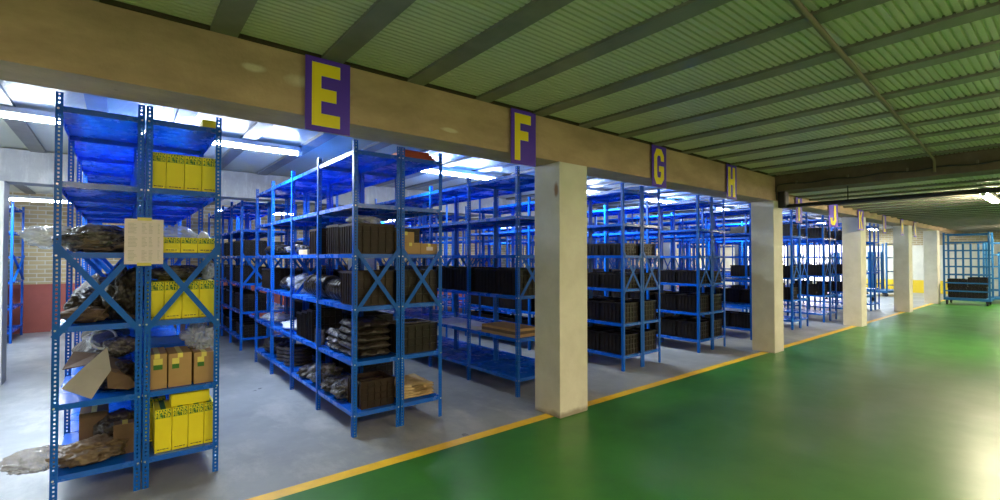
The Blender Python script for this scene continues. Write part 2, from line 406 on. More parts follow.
# ------------------------------------------------------------------ crates and cartons
def crate_mesh(w, d, h, m_, rib=.06, nm='crate'):
    mb = MB(); t = .012
    mb.box((0, 0, 0), (w, d, t))
    mb.box((0, 0, t), (w, t, h)); mb.box((0, d-t, t), (w, d, h)); mb.box((0, t, t), (t, d-t, h)); mb.box((w-t, t, t), (w, d-t, h))
    # rim
    mb.box((-.008, -.008, h-.022), (w+.008, 0, h)); mb.box((-.008, d, h-.022), (w+.008, d+.008, h))
    mb.box((-.008, 0, h-.022), (0, d, h)); mb.box((w, 0, h-.022), (w+.008, d, h))
    n = max(3, int(d/rib))
    for i in range(n+1):
        y = .004+(d-.018)*i/n; mb.box((-.009, y, .01), (0, y+.008, h-.022)); mb.box((w, y, .01), (w+.009, y+.008, h-.022))
    for z in [h*q for q in (.25, .5, .75)]:
        mb.box((.01, -.009, z-.006), (w-.01, 0, z+.006)); mb.box((.01, d, z-.006), (w-.01, d+.009, z+.006))
    for q in (.2, .4, .6, .8): mb.box((w*q-.005, -.009, .01), (w*q+.006, 0, h-.022))
    # uneven contents inside
    for q in range(3):
        mb.box((t, t+(d-2*t)*q/3, t), (w-t, t+(d-2*t)*(q+.9)/3, h*(.72+.08*((q*7+int(h*100)) % 3))))
    return mb.mesh(nm, m_)
CR = {}
def crate(x, y, z, w, d, h, label, mm='crate', group='black storage crates on the blue racks', rz=0):
    key = (round(w, 3), round(d, 3), round(h, 3), mm)
    if key not in CR: CR[key] = crate_mesh(w, d, h, M[mm])
    o = link('storage_crate', CR[key], None, (x, y, z+.001), rz); tag(o, label, 'crate', group); return o
LVN = {0: 'bottom', 1: 'second', 2: 'third', 3: 'fourth', 4: 'fifth', 5: 'top'}
def fill(row, side, lv, y0, n, w, d, h, gap=.015, second_run=False, mm='crate', jit=.02, start=0):
    x = ROWX[row]+side*(DW+.008)
    base = Y2 if second_run else Y1
    per = int((BAY-.07)/(d+.012)); slack = (BAY-.075-per*(d+.012))
    out = []; w = min(w, DW-.11)
    for k in range(n):
        b_, q = divmod(k+start, per)
        yy = .042+b_*BAY+q*(d+.012)+random.uniform(0, 1)*slack/per*(q+.2)*.8
        if b_ > 3: break
        out.append(crate(x+.062+random.uniform(0, .012), base+yy, LV[lv], w, d, h, 'black crate, %s shelf, %s of %s double rack, %s from %s end' % (LVN[lv], ('left half', 'right half')[side], ROWN[row], ORD[k+start], ('hall', 'middle aisle')[second_run]), mm))
    return out

def carton(x, y, z, w, d, h, label, kind='yellow', name='filter_carton', rz=0, group=None, text=True, sp=True):
    """box with bevelled edges, taped lid seam, printed green band and lettering for the yellow ones"""
    mb = MB(); mb.box((0, 0, 0), (w, d, h))
    e = empty(name, (x, y, z+.001), rz); tag(e, label, 'box', group)
    mb.build('carton_body', M[{'yellow': 'yellow', 'card': 'card', 'dark': 'carddark', 'beige': 'board'}[kind]], e, bevel=.003)
    s = MB(); s.box((w*.5-.015, -.0006, h), (w*.5+.015, d, h+.0012)); s.box((w*.5-.015, -.0012, h-.03), (w*.5+.015, 0, h+.0012)) if kind == 'card' else None
    s.build('tape', M['tape'] if kind != 'yellow' else M['darkgreen'], e)
    if kind == 'yellow' and text:
        bh = min(.055, h*.34)
        g_ = MB(); g_.box((.003, -.0012, h-bh-.004), (w-.003, 0, h-.004)); band = g_.build('printed_band', M['darkgreen'], e)
        for t_, zz, sc in (('MANN', h-bh*.5-.002, bh*.56), ('FILTER', h-bh-.001, bh*.52)):
            o = text_obj(t_, w*.92, sc, M['yellow']); o.parent = band; o.location = (w/2, -.0018, zz)
        if sp:
            q = MB()
            for a, c in ((.15, .3), (.34, .42), (.46, .66), (.70, .82)): q.box((w*a, -.0009, .016), (w*c, 0, .022))
            q.build('small_print', M['print'], e)
    return e
TX = {}
def text_obj(t, width, height, m_):
    if t not in TX:
        c = bpy.data.curves.new('lettering', 'FONT'); c.body = t; c.size = 1; c.offset = .022; c.extrude = 0; c.resolution_u = 2
        c.align_x = 'LEFT'
        tmp = bpy.data.objects.new('tmp', c); COL.objects.link(tmp); bpy.context.view_layer.update()
        me = bpy.data.meshes.new_from_object(tmp.evaluated_get(bpy.context.evaluated_depsgraph_get())); bpy.data.objects.remove(tmp)
        xs = [v.co.x for v in me.vertices]; ys = [v.co.y for v in me.vertices]; x0, x1, y0, y1 = min(xs), max(xs), min(ys), max(ys)
        for v in me.vertices: v.co = ((v.co.x-(x0+x1)/2)/(x1-x0), 0, (v.co.y-y0)/(y1-y0))
        me.materials.clear(); me.materials.append(m_); TX[t] = me
    o = link('lettering', TX[t]); o.scale = (width, 1, height*.86); return o

# ------------------------------------------------------------------ soft stuff
def lump(name, loc, size, seed, m_, label, cat, amp=.25, freq=3.0, sub=5, rz=0, box=.0, parent=None, group=None):
    bm = bmesh.new(); bmesh.ops.create_icosphere(bm, subdivisions=sub, radius=1)
    off = Vector((seed*3.7, seed*1.9, seed*5.3))
    for v in bm.verts:
        p = v.co.copy()
        if box:
            mx = max(abs(p.x), abs(p.y), abs(p.z)); p = p.lerp(p/mx, box)
        n = noise.noise(p*freq*.45+off)*.7; r = abs(noise.noise(p*freq*1.3+off*2))*.55; r2 = abs(noise.noise(p*freq*3+off))*.3+abs(noise.noise(p*freq*6+off))*.14
        p *= 1+amp*(n-r+.25-r2)
        p = Vector((p.x*size[0]/2, p.y*size[1]/2, p.z*size[2]/2+size[2]/2))
        if p.z < 0: p.z = p.z*.04
        v.co = p
    zm = min(v.co.z for v in bm.verts)
    for v in bm.verts: v.co.z -= zm
    me = bpy.data.meshes.new(name); bm.to_mesh(me); bm.free(); me.materials.append(m_)
    me.polygons.foreach_set('use_smooth', [True]*len(me.polygons))
    o = link(name, me, parent, (loc[0], loc[1], loc[2]+.001), rz)
    if label: tag(o, label, cat, group)
    return o
def flap(name, loc, pts, t, m_, label, cat, parent=None):
    """folded board: a strip of quads through cross-section pairs, with thickness"""
    mb = MB(); n = len(pts); vs = []
    for a, c in pts: vs += [Vector(a), Vector(c)]
    nrm = []
    for i in range(n):
        j = min(i+1, n-1); k_ = max(i-1, 0)
        d = (vs[2*j]-vs[2*k_]); e = vs[2*i+1]-vs[2*i]; q = d.cross(e).normalized()*t; nrm.append(q)
    low = [v for v in vs]; hi = [vs[i]+nrm[i//2] for i in range(2*n)]
    fs = []
    N = 2*n
    for i in range(n-1):
        a, b_, c, d = 2*i, 2*i+1, 2*i+3, 2*i+2
        fs += [(a, b_, c, d), (a+N, d+N, c+N, b_+N), (a, d, d+N, a+N), (b_, b_+N, c+N, c)]
    fs += [(0, N, N+1, 1), (2*n-2, 2*n-1, N+2*n-1, N+2*n-2)]
    mb.add(low+hi, fs); o = mb.build(name, m_, parent, loc)
    if label: tag(o, label, cat)
    return o
def slab(name, loc, size, seed, m_, label, cat, rz=0, group=None):
    """one crinkled layer of a stacked bundle"""
    bm = bmesh.new(); nx, ny = 14, 14; L = []
    for s_ in (0, 1):
        g_ = []
        for i in range(nx+1):
            r = []
            for j in range(ny+1):
                u, v_ = i/nx, j/ny
                e = min(u, 1-u, v_, 1-v_); f_ = min(1, e*8)**.5
                x = (u-.5)*size[0]+noise.noise(Vector((u*5+seed, v_*5, s_)))*.012; y = (v_-.5)*size[1]+noise.noise(Vector((u*5, v_*5+seed, s_+5)))*.012
                wv = noise.noise(Vector((u*3+seed*2, v_*3, 1)))*size[2]*.35+math.sin(v_*34+seed)*size[2]*.07
                z = size[2]*.5+(s_-.5)*size[2]*f_+wv*(.3+.7*s_)*(s_ or .2)+abs(noise.noise(Vector((u*9+seed, v_*9, s_))))*size[2]*.3*s_
                r.append(bm.verts.new((x, y, max(z, 0))))
            g_.append(r)
        L.append(g_)
    for i in range(nx):
        for j in range(ny):
            bm.faces.new((L[0][i][j], L[0][i][j+1], L[0][i+1][j+1], L[0][i+1][j])); bm.faces.new((L[1][i][j], L[1][i+1][j], L[1][i+1][j+1], L[1][i][j+1]))
    for j in range(ny):
        bm.faces.new((L[0][0][j], L[1][0][j], L[1][0][j+1], L[0][0][j+1])); bm.faces.new((L[0][nx][j], L[0][nx][j+1], L[1][nx][j+1], L[1][nx][j]))
    for i in range(nx):
        bm.faces.new((L[0][i][0], L[0][i+1][0], L[1][i+1][0], L[1][i][0])); bm.faces.new((L[0][i][ny], L[1][i][ny], L[1][i+1][ny], L[0][i+1][ny]))
    me = bpy.data.meshes.new(name); bm.to_mesh(me); bm.free(); me.materials.append(m_)
    me.polygons.foreach_set('use_smooth', [True]*len(me.polygons))
    o = link(name, me, None, loc, rz); tag(o, label, cat, group); return o
def coil(name, loc, R, r, turns, axis, m_, label, cat='hose', seed=0, group=None, spacing=None):
    pts = []; N = 22; sp = spacing or r*1.9
    for i in range(N*turns+1):
        t = 2*math.pi*i/N; k_ = i/N; rr = R*(1+.05*math.sin(k_*2.3+seed))
        a, b_, c = math.cos(t)*rr, math.sin(t)*rr, k_*sp
        pts.append((a, c, b_+R*1.06+r) if axis == 'y' else ((c, a, b_+R*1.06+r) if axis == 'x' else (a, b_, c+r)))
    mb = MB(); mb.tube(pts, r, 7); o = mb.build(name, m_, None, loc, smooth=True); tag(o, label, cat, group); return o

# ---- first double row (left half x -.31 .. .12, right half .132 .. .562)
FY = Y1+.05
G1 = 'yellow filter cartons in the first double row'
def yrow(z, xs, h, d, shelf, names, y=FY, n=None):
    for i in range(len(xs)-1):
        carton(xs[i]+.001, y, z, xs[i+1]-xs[i]-.003, d, h, 'yellow filter carton with green band, %s shelf of first rack, %s from the left' % (shelf, names[i]), group=G1)
yrow(LV[4], [.160, .240, .343, .447, .545], .245, .30, 'fifth', ORD)
yrow(LV[3], [.160, .228, .325, .425, .535], .105, .22, 'fourth', ORD)
yrow(LV[2], [.148, .238, .338, .438, .532], .255, .30, 'third', ORD)
yrow(LV[0], [.193, .289, .381, .475, .538], .285, .25, 'bottom', ORD)
carton(.285, FY+.02, LV[0]+.288, .225, .20, .085, 'yellow filter carton lying flat on top of the upright cartons on the bottom shelf', group=G1, text=False)
carton(.150, FY+.27, LV[0], .12, .12, .30, 'yellow filter carton behind the bottom shelf row, next to the double post', group=G1)
carton(.458, FY+.10, LV[5], .085, .14, .085, 'small yellow carton on the top shelf above the four cartons', group=G1, text=False)
def mark(e, x0, x1, z0, z1):
    m_ = MB(); m_.box((x0, -.0012, z0), (x1, 0, z1)); lab = m_.build('sticker', M['tape'], e); m2 = MB(); m2.box((x0, -.002, z0), (x1, -.0013, z0+(z1-z0)*.45)); m2.build('sticker_print', M['darkgreen'], lab)
for i, (a, c, h, dy) in enumerate([(.148, .260, .232, 0), (.266, .400, .225, .0), (.412, .532, .215, 0)]):
    e = carton(a, FY+dy, LV[1], c-a-.002, .30, h, 'brown cardboard carton with yellow-green sticker on the second shelf, %s of three' % ORD[i], kind='card', name='cardboard_carton')
    mark(e, .02 if i else .035, .06 if i else .085, h*.55, h*.86)
lump('plastic_bag', (.46, FY+.16, LV[1]+.218), (.17, .26, .17), 3, M['clearfilm'], 'crumpled clear plastic bag on the rightmost cardboard carton of the second shelf', 'plastic bag', amp=.85, freq=4)
mb = MB(); mb.box((0, 0, 0), (.36, .03, .30))
for q in range(3): mb.box((0, -.012, .05+q*.09), (.36, 0, .07+q*.09))
tag(mb.build('blue_panel', M['bluebin'], None, (.16, FY+.36, LV[1]+.001), bevel=.004), 'glossy blue folded panel standing behind the cardboard cartons', 'panel')
lump('film_wrapped_parts', (.33, FY+.17, LV[2]+.258), (.36, .30, .10), 5, M['film'], 'grey film wrapped bundle lying on the third shelf yellow cartons', 'wrapped parts', amp=.4)
lump('plastic_bag', (.50, FY+.15, LV[2]+.258), (.10, .22, .13), 8, M['clearfilm'], 'clear plastic bag at the right end above the third shelf yellow cartons', 'plastic bag', amp=.4)
lump('plastic_bag', (.34, FY+.40, LV[3]), (.34, .22, .19), 9, M['clearfilm'], 'clear plastic bag behind the small yellow cartons of the fourth shelf', 'plastic bag', amp=.4)
lump('plastic_bag', (.50, FY+.36, LV[3]), (.09, .10, .17), 11, M['sheet'], 'white plastic bag at the right end of the fourth shelf behind yellow cartons', 'plastic bag', amp=.3)
# left half
lump('film_wrapped_parts', (-.10, FY+.20, LV[3]), (.44, .42, .17), 12, M['film'], 'grey film wrapped parts on the fourth shelf of the first rack', 'wrapped parts', amp=.45, freq=3.5)
lump('film_wrapped_parts', (-.06, FY+.12, LV[3]), (.34, .22, .10), 13, M['brownfilm'], 'brown wrapped bundle at the front of the fourth shelf of the first rack', 'wrapped parts', amp=.5)
lump('plastic_bag', (-.30, FY+.30, LV[3]+.02), (.36, .40, .15), 14, M['clearfilm'], 'clear plastic wrapping hanging out of the left side of the first rack', 'plastic bag', amp=.5, freq=4)
lump('rubber_parts', (.02, FY+.22, LV[2]), (.20, .34, .34), 15, M['rubber'], 'black rubber parts heaped high on the third shelf beside the double post', 'rubber parts', amp=.5, freq=4)
lump('rubber_parts', (-.14, FY+.38, LV[2]), (.26, .36, .20), 16, M['rubber'], 'black rubber parts heaped at the back of the third shelf of the first rack', 'rubber parts', amp=.5, freq=4)
lump('brown_wrap', (-.17, FY+.12, LV[2]), (.24, .20, .10), 17, M['carddark'], 'dark brown cardboard scrap at the front of the third shelf', 'cardboard', amp=.4)
flap('cardboard_flap', (0, 0, 0), [((-.12, FY+.02, LV[2]+.01), (-.10, FY+.2, LV[2]+.01)), ((-.04, FY+.03, LV[2]+.12), (-.03, FY+.2, LV[2]+.10)), ((.08, FY+.02, LV[2]+.015), (.08, FY+.18, LV[2]+.02))], .005, M['carddark'], 'folded dark cardboard sheet tented on the third shelf of the first rack', 'cardboard')
# open box with a grey flap, second shelf
e = empty('open_cardboard_box', (0, 0, 0)); tag(e, 'torn open cardboard box with a grey flap hanging over the second shelf', 'cardboard box')
flap('box_side', (0, 0, 0), [((-.27, FY+.10, LV[1]+.18), (-.23, FY+.34, LV[1]+.25)), ((-.14, FY+.06, LV[1]+.20), (-.12, FY+.34, LV[1]+.22)), ((.0, FY+.08, LV[1]+.14), (.02, FY+.34, LV[1]+.16)), ((.09, FY+.08, LV[1]+.03), (.09, FY+.32, LV[1]+.04))], .006, M['carddark'], None, None, e)
flap('box_side', (0, 0, 0), [((-.06, FY+.02, LV[1]+.16), (-.04, FY+.05, LV[1]+.17)), ((-.05, FY+.00, LV[1]+.05), (.06, FY+.03, LV[1]+.10)), ((.05, FY+.02, LV[1]+.02), (.10, FY+.04, LV[1]+.03))], .005, M['carddark'], None, None, e)
fo = flap('box_flap', (0, 0, 0), [((-.265, FY-.07, LV[1]+.10), (-.125, FY-.07, LV[1]+.012)), ((-.17, FY-.03, LV[1]+.20), (-.08, FY-.03, LV[1]+.09)), ((-.055, FY+.02, LV[1]+.31), (-.035, FY+.01, LV[1]+.16))], .006, M['cardgrey'], None, None, e); fo['label'] = 'grey inner face flap'
lump('rubber_parts', (-.04, FY+.26, LV[1]), (.28, .30, .17), 18, M['rubber'], 'black rubber parts inside the torn cardboard box on the second shelf', 'rubber parts', amp=.5, freq=4)
lump('film_wrapped_parts', (.02, FY+.30, LV[1]+.2), (.20, .24, .13), 19, M['film'], 'grey film bundle on top of the torn cardboard box', 'wrapped parts', amp=.5)
coil('hose', (-.08, FY+.34, LV[1]+.24), .07, .007, 2, 'y', M['sheet'], 'thin pale hose coil above the torn cardboard box', seed=3)
# bottom shelf
lump('brown_wrap', (-.13, FY+.14, LV[0]), (.36, .30, .13), 21, M['brownfilm'], 'brown crumpled wrapping on the front of the bottom shelf of the first rack', 'wrapping', amp=.55, freq=4.5)
lump('plastic_bag', (-.37, FY+.15, LV[0]+.005), (.30, .26, .12), 22, M['brownclear'], 'clear brownish plastic spilling left off the bottom shelf', 'plastic bag', amp=.55, freq=4)
lump('rubber_parts', (.0, FY+.34, LV[0]), (.24, .26, .24), 23, M['rubber'], 'black rubber parts at the back of the bottom shelf of the first rack', 'rubber parts', amp=.4, freq=4)
carton(-.02, FY+.12, LV[0], .12, .10, .20, 'dark brown cardboard carton on the bottom shelf beside the double post', kind='dark', name='cardboard_carton')
carton(-.2, FY+.32, LV[0], .15, .22, .26, 'dark cardboard carton behind the brown wrapping on the bottom shelf', kind='dark', name='cardboard_carton')
# deeper bays of the first rack
for b_, lv, s_ in [(1, 3, 31), (1, 2, 32), (1, 1, 33), (2, 2, 34), (2, 3, 35), (2, 1, 36), (3, 2, 37)]:
    lump('rubber_parts', (-.10, Y1+b_*BAY+.45, LV[lv]), (.36, .72, .24), s_, M['rubber'], 'dark rubber parts piled in %s bay back, %s shelf of the first rack' % (ORD[b_], LVN[lv]), 'rubber parts', amp=.45, freq=4, sub=3)

# paper notice with its tapes
e = empty('paper_notice', (.022, Y1-.020, 1.46)); tag(e, 'white printed notice sheet taped to the double post of the first rack', 'notice')
mb = MB(); mb.box((0, 0, 0), (.203, .0012, .293)); pp = mb.build('sheet', M['paper'], e)
mb = MB()
random.seed(3)
for blk in range(3):
    for r_ in range(8):
        z = .262-blk*.088-r_*.0088
        for x0, L_ in ((.018, .05), (.088, .03), (.125, .022), (.172, .012)):
            mb.box((x0, -.0006, z), (x0+L_*random.uniform(.5, 1), 0, z+.0028))
mb.build('print', M['ink'], pp)
for z in (-.011, .283):
    mb = MB(); mb.box((.065, -.0016, z), (.14, -.0004, z+.02)); mb.build('tape', M['tape'], e)

# ---- second double row (left half x 1.53)
XE = ROWX[1]
EL = 'second double row'
crate(XE+.03, Y1+.045, LV[3], .355, .36, .265, 'dark brown ribbed crate at the near corner of the second double row, fourth shelf', 'crate2')
crate(XE+.03, Y1+.43, LV[3], .355, .30, .275, 'dark ribbed crate behind the corner crate on the fourth shelf, second double row', 'crate2')
crate(XE+.03, Y1+.955, LV[3], .355, .30, .262, 'dark ribbed crate just past the second post on the fourth shelf, second double row', 'crate2')
lump('plastic_bag', (XE+.20, Y1+.26, LV[3]+.255), (.30, .30, .10), 41, M['clearfilm'], 'clear plastic bag poking out of the corner crate on the fourth shelf', 'plastic bag', amp=.4)
carton(XE+.03, Y1+1.36, LV[3], .30, .30, .055, 'low beige carton on the fourth shelf left of the dark ribbed crates', kind='beige', name='cardboard_carton')
lump('film_wrapped_parts', (XE+.2, Y1+2.2, LV[3]), (.30, .5, .13), 42, M['film'], 'grey film wrapped parts mid row on the fourth shelf, second double row', 'wrapped parts', amp=.5)
lump('rubber_parts', (XE+.2, Y1+3.2, LV[3]), (.30, .6, .14), 43, M['rubber'], 'black rubber parts at the far bay of the fourth shelf, second double row', 'rubber parts', amp=.5)
# third shelf
crate(XE+.05, Y1+.05, LV[2], .33, .36, .30, 'dark brown crate behind the crossed braces, third shelf, left half of second double row', 'crate2')
for k in range(5):
    coil('rubber_hose', (XE+.16, Y1+.46+k*.085, LV[2]+.002), .085, .016, 2, 'y', M['rubber'], 'coiled black rubber hose, corner bay, third shelf, %s from the hall' % ORD[k], seed=k, group='coiled rubber hoses on the third shelf')
for k in range(7):
    coil('rubber_hose', (XE+.16, Y1+.98+k*.085, LV[2]+.002), .10-.004*(k % 3), .017, 2, 'y', M['rubber'], 'coiled black rubber hose, second bay, third shelf, %s from the hall' % ORD[k], seed=k+9, group='coiled rubber hoses on the third shelf')
lump('plastic_bag', (XE+.21, Y1+2.16, LV[2]), (.30, .46, .22), 44, M['clearfilm'], 'clear plastic bag bulging on the third shelf of the second double row', 'plastic bag', amp=.5)
lump('rubber_parts', (XE+.22, Y1+2.56, LV[2]), (.26, .28, .20), 45, M['rubber'], 'black rubber parts beside the bulging plastic bag on the third shelf', 'rubber parts', amp=.5)
crate(XE+.04, Y1+3.0, LV[2], .32, .42, .27, 'grey-black crate at the far bay of the third shelf, second double row', 'crate')
# second shelf: layered bundle by the corner
for k in range(5):
    slab('film_wrapped_bundle', (XE+.21+random.uniform(-.01, .01), Y1+.27, LV[1]+.004+k*.062), (.34, .40, .062), 50+k, M['rubber'], 'dark wrapped bundle, %s from the bottom of the corner stack, second shelf' % ORD[k], 'wrapped parts', rz=random.uniform(-.05, .05), group='wrapped bundles stacked at the near corner')
for k in range(3):
    slab('film_wrapped_bundle', (XE+.20, Y1+.66, LV[1]+.004+k*.06), (.32, .30, .062), 60+k, M['film'], 'grey wrapped bundle behind the corner stack, second shelf, %s from the bottom' % ORD[k], 'wrapped parts', rz=random.uniform(-.05, .05), group='wrapped bundles stacked at the near corner')
for k in range(3):
    crate(XE+.05, Y1+1.22+k*.19, LV[1], .30, .17, .33-.03*k, 'tall narrow black crate, second bay, second shelf, %s from the hall' % ORD[k], 'crate')
for k in range(3):
    mb = MB(); mb.tube([(0, 0, 0), (0, 0, .11), (0, 0, .13), (0, 0, .15)], .028, 12); 
    o = mb.build('plastic_bottle', M['film'], None, (XE+.07, Y1+1.0+k*.065, LV[1]+.001), smooth=False); tag(o, 'small grey plastic bottle, second shelf past the corner bay, %s from the hall' % ORD[k], 'bottle', 'grey bottles on the second shelf')
lump('plastic_bag', (XE+.205, Y1+2.3, LV[1]), (.32, .66, .10), 46, M['sheet'], 'white plastic sheeting spread on the second shelf mid row', 'plastic sheet', amp=.45)
lump('plastic_bag', (XE+.18, Y1+3.2, LV[1]), (.32, .60, .12), 47, M['clearfilm'], 'clear plastic wrap at the far bay of the second shelf', 'plastic sheet', amp=.45)
# bottom shelf
crate(XE+.10, Y1+.06, LV[0], .30, .30, .24, 'dark ribbed crate on the bottom shelf at the near corner of the second double row', 'crate2')
for k, (dy, h, s_) in enumerate([(.50, .17, 71), (.78, .13, 72), (1.15, .2, 73), (1.5, .13, 74)]):
    lump('film_wrapped_parts', (XE+.16, Y1+dy, LV[0]), (.30, .28, h), s_, (M['film'], M['rubber'])[k % 2], 'crumpled wrapped parts, bottom shelf of second double row, %s from the hall' % ORD[k], 'wrapped parts', amp=.55, freq=5)
for k in range(5):
    coil('rubber_ring', (XE+.20, Y1+2.25, LV[0]+.002+k*.045), .14, .022, 1, 'z', M['rubber'], 'flat black rubber ring, nearer ring stack, bottom shelf, %s from the bottom' % ORD[k], 'rubber ring', group='rubber rings stacked on the bottom shelf', spacing=.001)
for k in range(4):
    coil('rubber_ring', (XE+.20, Y1+2.60, LV[0]+.002+k*.045), .14, .022, 1, 'z', M['rubber'], 'flat black rubber ring, farther ring stack, bottom shelf, %s from the bottom' % ORD[k], 'rubber ring', group='rubber rings stacked on the bottom shelf', spacing=.001)
lump('rubber_parts', (XE+.2, Y1+3.2, LV[0]), (.32, .6, .2), 75, M['rubber'], 'black rubber parts in the far bay of the bottom shelf, second double row', 'rubber parts', amp=.5)
# right half
XF = XE+DW+.008
e = carton(XF+.02, FY, LV[3], .205, .24, .105, 'low brown cardboard carton on the fourth shelf beside the double post, second double row', kind='card', name='cardboard_carton')
e = carton(XF+.228, FY, LV[3], .180, .24, .100, 'low brown cardboard carton with white mark at the right end of the fourth shelf', kind='card', name='cardboard_carton')
mb = MB(); mb.box((.06, -.0015, .035), (.13, 0, .07)); mb.build('sticker', M['paper'], e)
carton(XF+.0, FY+.02, LV[3]+.107, .17, .22, .098, 'brown cardboard carton stacked on the two low cartons of the fourth shelf', kind='card', name='cardboard_carton')
crate(XF+.08, Y1+.36, LV[3], .30, .36, .26, 'black crate behind the brown cardboard cartons on the fourth shelf', 'crate')
crate(XF+.025, Y1+.05, LV[2], .375, .38, .30, 'black crate behind the crossed braces, third shelf, right half of second double row', 'crate')
crate(XF+.025, Y1+.05, LV[1], .375, .38, .265, 'black slatted crate on the second shelf at the right corner of the second double row', 'crate')
mb = MB(); mb.box((0, 0, 0), (.28, .1, .006)); o = mb.build('metal_strip', M['film'], None, (XF+.06, Y1+.10, LV[1]+.268)); tag(o, 'thin grey metal strip lying on the black slatted crate', 'metal strip')
for k in range(5):
    slab('fibre_board', (XF+.21, Y1+.27, LV[0]+.004+k*.024), (.36, .42, .03), 90+k, M['board'], 'tan fibre board, %s from the bottom of the pile, bottom shelf' % ORD[k], 'board', rz=random.uniform(-.04, .04), group='tan boards piled on the bottom shelf')
for k in range(3):
    mb = MB(); mb.box((0, 0, 0), (.34-.04*k, .35, .028)); o = mb.build('red_board', M['red'], None, (XE+DW+.045+.02*k, Y1+.05+.02*k, LV[5]+.001+.029*k), bevel=.003); tag(o, 'red flat board on the top shelf of the second double row, %s from the bottom' % ORD[k], 'board', 'red boards on the top shelf')
for lv in (0, 1, 2, 3):
    fill(1, 1, lv, .98, 6 if lv else 4, .36, .38, .26 if lv != 3 else .2, start=2)

# second run of the second row: black crates on four levels
for lv, h in ((3, .26), (2, .27), (1, .28)):
    fill(1, 0, lv, .05, 12 if lv > 1 else 10, .36, .24, h, second_run=True)
fill(1, 0, 0, .05, 7, .34, .30, .20, second_run=True)
for lv in (3, 2): fill(1, 1, lv, .05, 4, .36, .36, .24, second_run=True)

# third double row
fill(2, 0, 2, .05, 8, .375, .405, .285, jit=.01)
fill(2, 1, 2, .05, 6, .37, .405, .285, jit=.01)
XG = ROWX[2]
for k in range(3):
    mb = MB(); mb.box((0, 0, 0), (.34, .62, .030)); o = mb.build('brown_board', M['carddark' if k == 1 else 'card'], None, (XG+.02+.01*k, Y1+.06+.01*k, LV[1]+.001+.031*k), bevel=.003)
    tag(o, 'brown cardboard sheets, second shelf of third double row, %s layer up' % ORD[k], 'cardboard', 'cardboard sheets by the first pillar')
for k in range(3):
    mb = MB(); mb.box((0, 0, 0), (.30, .95, .008)); o = mb.build('white_sheet', M['sheet'], None, (XG+.03+.03*k, Y1+.80+.05*k, LV[1]+.001+.009*k)); o.rotation_euler.z = -.03*k
    tag(o, 'white flat sheet, second shelf of third double row, %s from bottom' % ORD[k], 'sheet', 'white sheets on the second shelf')
fill(2, 0, 2, .05, 4, .36, .38, .26, second_run=True); fill(2, 0, 1, .05, 4, .36, .38, .26, second_run=True)

# fourth double row
fill(3, 0, 3, .05, 4, .36, .20, .165, jit=.01); fill(3, 1, 3, .05, 3, .36, .30, .165)
for lv, h, n in ((2, .20, 6), (1, .27, 8), (0, .27, 8)):
    fill(3, 0, lv, .05, n, .37, .40, h); fill(3, 1, lv, .05, 5, .37, .40, h)
carton(ROWX[3]+.05, Y1+1.30, LV[3], .3, .24, .14, 'orange-yellow carton on the fourth shelf of the fourth double row beside the first pillar', kind='yellow', text=False, name='cardboard_carton')
# fifth
for lv, h, n in ((2, .20, 6), (1, .27, 7), (0, .27, 7)):
    fill(4, 0, lv, .05, n, .37, .38, h); fill(4, 1, lv, .05, 4, .37, .38, h)
# sixth .. ninth
fill(5, 0, 0, .05, 4, .37, .38, .26); fill(5, 1, 1, .05, 4, .37, .38, .26)
for r_ in (6, 7, 8):
    for lv in (1, 2, 4): fill(r_, 0, lv, .05+.3*(lv % 2), 3, .36, .34, .25)
fill(3, 0, 2, .05, 4, .36, .38, .24, second_run=True); fill(4, 0, 1, .05, 4, .36, .38, .24, second_run=True)

# ------------------------------------------------------------------ letter signs
LT = {
 'E': [((0,0),(.30,1)), ((.30,0),(.92,.20)), ((.30,.40),(.80,.60)), ((.30,.80),(.92,1))],
 'F': [((0,0),(.32,1)), ((.32,.44),(.80,.64)), ((.32,.80),(.95,1))],
 'H': [((0,0),(.34,1)), ((.66,0),(1,1)), ((.34,.40),(.66,.60))],
 'I': [((.33,0),(.67,1))],
 'L': [((0,0),(.32,1)), ((.32,0),(.95,.2))],
}
PO = {
 'G': [[(.0,.2),(.3,.27),(.3,.73),(.0,.8)], [(.0,.2),(.22,0),(.35,.19),(.3,.27)], [(.22,0),(.72,0),(.62,.19),(.35,.19)], [(.72,0),(1,.16),(.7,.27),(.62,.19)], [(1,.16),(1,.52),(.7,.52),(.7,.27)], [(.7,.52),(.5,.52),(.5,.36),(.7,.36)],
       [(0,.8),(.3,.73),(.37,.81),(.25,1)], [(.25,1),(.37,.81),(.63,.81),(.75,1)], [(.75,1),(.63,.81),(.69,.73),(1,.82)], [(1,.82),(.69,.73),(.69,.66),(1,.66)]],
 'J': [[(.6,.25),(.95,.2),(.95,1),(.6,1)], [(.6,.25),(.5,.18),(.7,0),(.95,.2)], [(.5,.18),(.35,.25),(.1,.08),(.3,0)], [(.3,0),(.7,0),(.5,.18),(.5,.18)], [(.35,.25),(.35,.38),(.02,.38),(.1,.08)]],
 'K': [[(0,0),(.32,0),(.32,1),(0,1)], [(.32,.38),(.32,.68),(.65,1),(1,1)], [(.32,.60),(.55,.64),(1,0),(.68,0)]],
 'M': [[(0,0),(.25,0),(.25,1),(0,1)], [(.75,0),(1,0),(1,1),(.75,1)], [(.25,1),(.25,.6),(.5,.1),(.5,.5)], [(.5,.5),(.5,.1),(.75,.6),(.75,1)]],
 'N': [[(0,0),(.28,0),(.28,1),(0,1)], [(.72,0),(1,0),(1,1),(.72,1)], [(.28,1),(.28,.6),(.72,0),(.72,.4)]],
}
